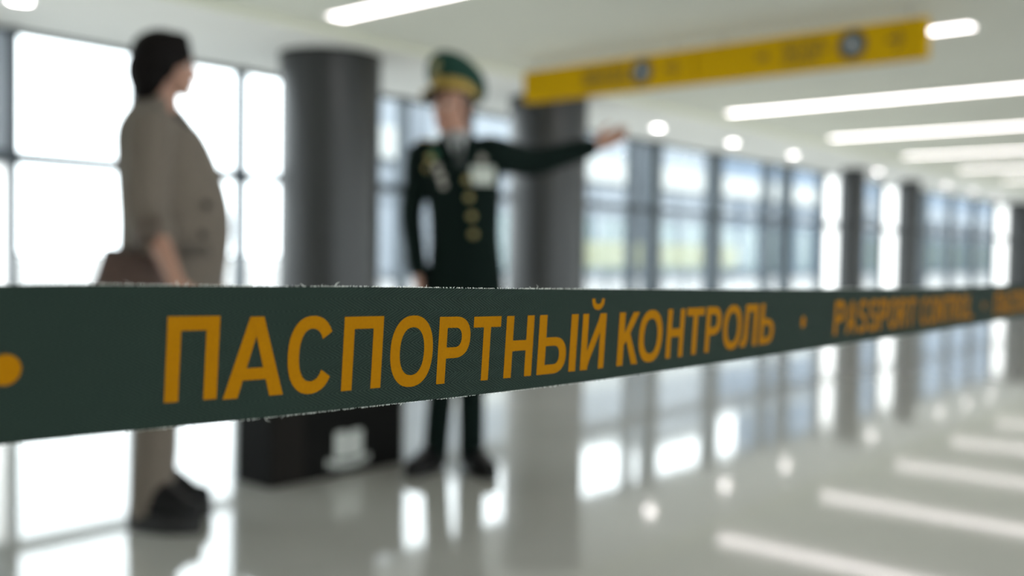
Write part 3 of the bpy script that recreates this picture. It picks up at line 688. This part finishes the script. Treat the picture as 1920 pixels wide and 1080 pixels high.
vz.rings([[r[i] for r in rs] for i in range(21)]); vz.build('visor', M_SHOE, cap, smooth=True)
vt = MB(); vt.tube([(CP(.104 + .058*max(.05, math.cos(a*1.25)), a, -.007 + (-.033)*max(.1, math.cos(a*1.2))), .006) for a in AV[2:-2]], Z, 8, 1); vt.build('visor_braid', M_GOLD, cap, smooth=True)
MB().ell(CP(.122, 0, .030), (.008, .022, .026), FC, 16, 10).build('cockade', M_GOLD, cap, smooth=True)
MB().ell(CP(.136, 0, .092), (.008, .022, .022), FC, 16, 10).build('cap_emblem', M_BRASS, cap, smooth=True)

# ---- woman in the taupe suit --------------------------------------------
ZW = 3.52; XW = trace(305, 985, ZW).x
def W(px, py, dy=0): p = trace(px, py, ZW + dy); return Vector((p.x - XW, dy, p.z))
wo_ = tag(empty('person', cw(XW, ZW, 0), YAW), 'person in a taupe suit with dark bobbed hair, seen from the side', 'person')
ta = R(-14); TD = Vector((math.cos(ta), math.sin(ta), 0)); TR = Vector((math.sin(ta), -math.cos(ta), 0))    # facing, her right
hw = W(314, 126, 0); FW = frame_rot((.93, .36, .02))
nk = W(308, 196, 0)
shr, elr, wrr = W(280, 238, -.17), W(272, 395, -.23), W(328, 522, -.43)
shl, ell_, wrl = W(322, 238, .17), W(345, 400, .22), W(395, 500, .14)
hp = W(318, 560, 0)
ar, al = W(283, 948, -.085), W(288, 930, .085); kr, kl = W(294, 760, -.085), W(300, 750, .085)
b = MB(); add_head(b, hw, FW, .93)
b.tube([(nk - Z*.07, .055, .052), (nk, .048, .047), (hw + FW @ Vector((-.02, 0, -.05)), .048, .048)], X, 16)
b.tube([(hp, .14, .11), (W(315, 450), .125, .10), (W(312, 350), .135, .10), (W(300, 260), .15, .075), (W(300, 226), .08, .05)], TR, 20)
b.tube([(shr - TR*.03, .045), (shr, .046), (elr, .036), (elr.lerp(wrr, .4), .037), (wrr, .025)], X, 14); b.tube([(shl + TR*.03, .045), (shl, .046), (ell_, .036), (wrl, .025)], X, 14)
for s, k_, a_ in ((1, kr, ar), (-1, kl, al)):
    h_ = hp + TR*.085*s; b.tube([(h_ + Z*.02, .085), (h_ - Z*.12, .082), (k_, .05), (k_.lerp(a_, .35), .05), (a_, .034), (a_ - Z*.04, .034)], X, 14)
dw = (wrr - elr).normalized()
add_hand(b, wrr + dw*.02, dw + Vector((.1, 0, -.5)), (-.2, 1, 0), (.9, 0, .1), .75, .05, .9)
dl_ = (wrl - ell_).normalized(); add_hand(b, wrl + dl_*.02, dl_ + Vector((0, -.1, -.4)), (-.3, -1, 0), (.9, 0, .3), .5, .05, .9)
b.build('body', M_SKINW, wo_, remesh=.0042, it=3)
face_parts(hw, FW, wo_, .93, M_HAIR)
h = MB(); E2 = lambda x, y, z, a, q, d: h.ell(hw + FW @ Vector((x, y, z)), (a, q, d), FW, 22, 14)
E2(-.018, 0, .045, .104, .092, .086); E2(-.064, 0, -.020, .074, .088, .098); E2(-.074, 0, -.075, .052, .078, .060)
E2(.034, 0, .090, .044, .066, .034)
for s in (-1, 1): E2(-.022, s*.074, .004, .050, .021, .066); E2(-.048, s*.068, -.050, .036, .022, .048)
h.build('hair', M_HAIR, wo_, remesh=.006, it=4)
# jacket: loose, hanging forward
j = MB()
def jc(px0, px1, py, lat):                           # back and front outline at one height
    p0, p1 = W(px0, py), W(px1, py); return ((p0 + p1)/2, lat, (p1 - p0).length/2*1.0)
j.tube([jc(240, 392, 640, .205), jc(240, 402, 560, .205), jc(236, 415, 500, .200), jc(236, 425, 440, .195), jc(234, 424, 400, .190), jc(232, 408, 345, .188), jc(232, 383, 290, .186), jc(236, 354, 245, .175), jc(250, 336, 214, .120), jc(266, 330, 198, .07)], TR, 30, sq=2.2, flat=True)
j.tube([(shr - TR*.05, .062), (shr, .074), (shr.lerp(elr, .5), .072), (elr, .076), (W(290, 446, -.305), .066)], X, 20)
j.tube([(shl + TR*.05, .062), (shl, .074), (shl.lerp(ell_, .5), .070), (ell_, .068), (ell_.lerp(wrl, .7), .055)], X, 20)
ja = j.build('jacket', M_TAUPE, wo_, remesh=.006, it=5)
MB().tube([(W(268, 205, 0) + Z*.0, .070, .018), (W(262, 192, 0), .062, .016)], TR, 16).build('collar', M_TAUPELIGHT, ja, smooth=True)
bl = MB(); bl.tube([(W(330, 216), .035, .02), (W(362, 262), .045, .02), (W(392, 318), .03, .014)], TR, 14); bl.build('blouse', M_BLOUSE, wo_, smooth=True)
for s in (1, -1):
    lp = MB(); lp.tube([(W(318, 204) + TR*.050*s, .026, .010), (W(346, 250) + TR*.070*s, .036, .010), (W(386, 322) + TR*.045*s, .020, .010), (W(408, 362) + TR*.02*s, .006, .008)], TR, 12); lp.build('lapel', M_TAUPELIGHT, ja, smooth=True)
for px, py in ((388, 384), (380, 440)):              # two dark buttons on the near front
    for dy in (-.10, ):
        c = W(px, py, -.136); MB().ell(c, (.009, .016, .016), frame_rot(TR), 14, 8).build('button', M_TAUPEDARK, ja, smooth=True)
pk = MB(); c = W(360, 470, -.185); pk.box(Vector((-.07, -.006, -.02)), Vector((.07, .006, .02))); pk.xf(Matrix.Translation(c) @ Matrix.Rotation(ta, 4, 'Z')); pk.build('pocket_flap', M_TAUPELIGHT, ja, bevel=.003)
# trousers
t_ = MB(); t_.tube([(hp + Z*.10, .150, .115), (hp, .165, .125), (hp - Z*.10, .150, .115)], TR, 22)
for s, k_, a_ in ((1, kr, ar), (-1, kl, al)):
    h_ = hp + TR*.085*s; t_.tube([(h_, .094), (h_ - Z*.14, .092), (k_, .078), (k_.lerp(a_, .5), .074), (a_ - Z*.0, .071), (a_ - Z*.02, .070)], X, 18)
t_.build('trousers', M_TAUPE, wo_, remesh=.006, it=4)
shoe(wo_, ar + Vector((-.075, .0, 0)), (.96, -.18), .268, .105, .115, .062)
shoe(wo_, al + Vector((-.06, .0, 0)), (.96, .0), .268, .105, .115, .062)
# handbag hanging from her forearm
bag = tag(empty('handbag', cw(XW, ZW, 0) , YAW), 'brown leather handbag hanging from the forearm of the person in taupe', 'bag')
yb = -.275
cr = [W(196, 466, yb), W(302, 470, yb), W(338, 690, yb), W(128, 690, yb)]
c_ = sum(cr, Vector())/4
bag.location = cw(XW + c_.x, ZW + yb, cr[2].z); loc = Vector((c_.x, yb, cr[2].z))
def bagring(f, th):                                  # f from top (0) to bottom (1)
    l, r = cr[0].lerp(cr[3], f)*1.0, cr[1].lerp(cr[2], f)*1.0
    # slanted shoulder on the side away from her
    out = []; n = 28; cx = (l + r)/2; hwid = (r - l).length/2
    for i in range(n):
        a = 2*math.pi*i/n; ca, sa = math.cos(a), math.sin(a)
        out.append(cx + X*hwid*math.copysign(abs(ca)**.5, ca) + Y*th*math.copysign(abs(sa)**.6, sa) - loc)
    return out
MB().rings([bagring(0, .012), bagring(.04, .022), bagring(.30, .040), bagring(.65, .048), bagring(.93, .046), bagring(1, .036)]).build('bag_body', M_BAG, bag, smooth=True)
MB().rings([bagring(-.015, .008), bagring(.0, .014), bagring(.03, .0225)]).build('zip_edge', M_TAUPEDARK, bag, smooth=True)
for q in (0, 26):                                     # two handles looped over the sleeve
    hd = MB(); p = lambda a, v, y: W(a - q, v, y) - loc
    hd.tube([(p(282, 474, yb - .02), .006), (p(288, 446, -.388), .006), (p(294, 414, -.37), .006), (p(296, 402, -.305), .006), (p(294, 414, -.24), .006), (p(288, 446, -.222), .006), (p(282, 474, yb + .02), .006)], X, 8); hd.build('handle', M_BAG, bag, smooth=True)
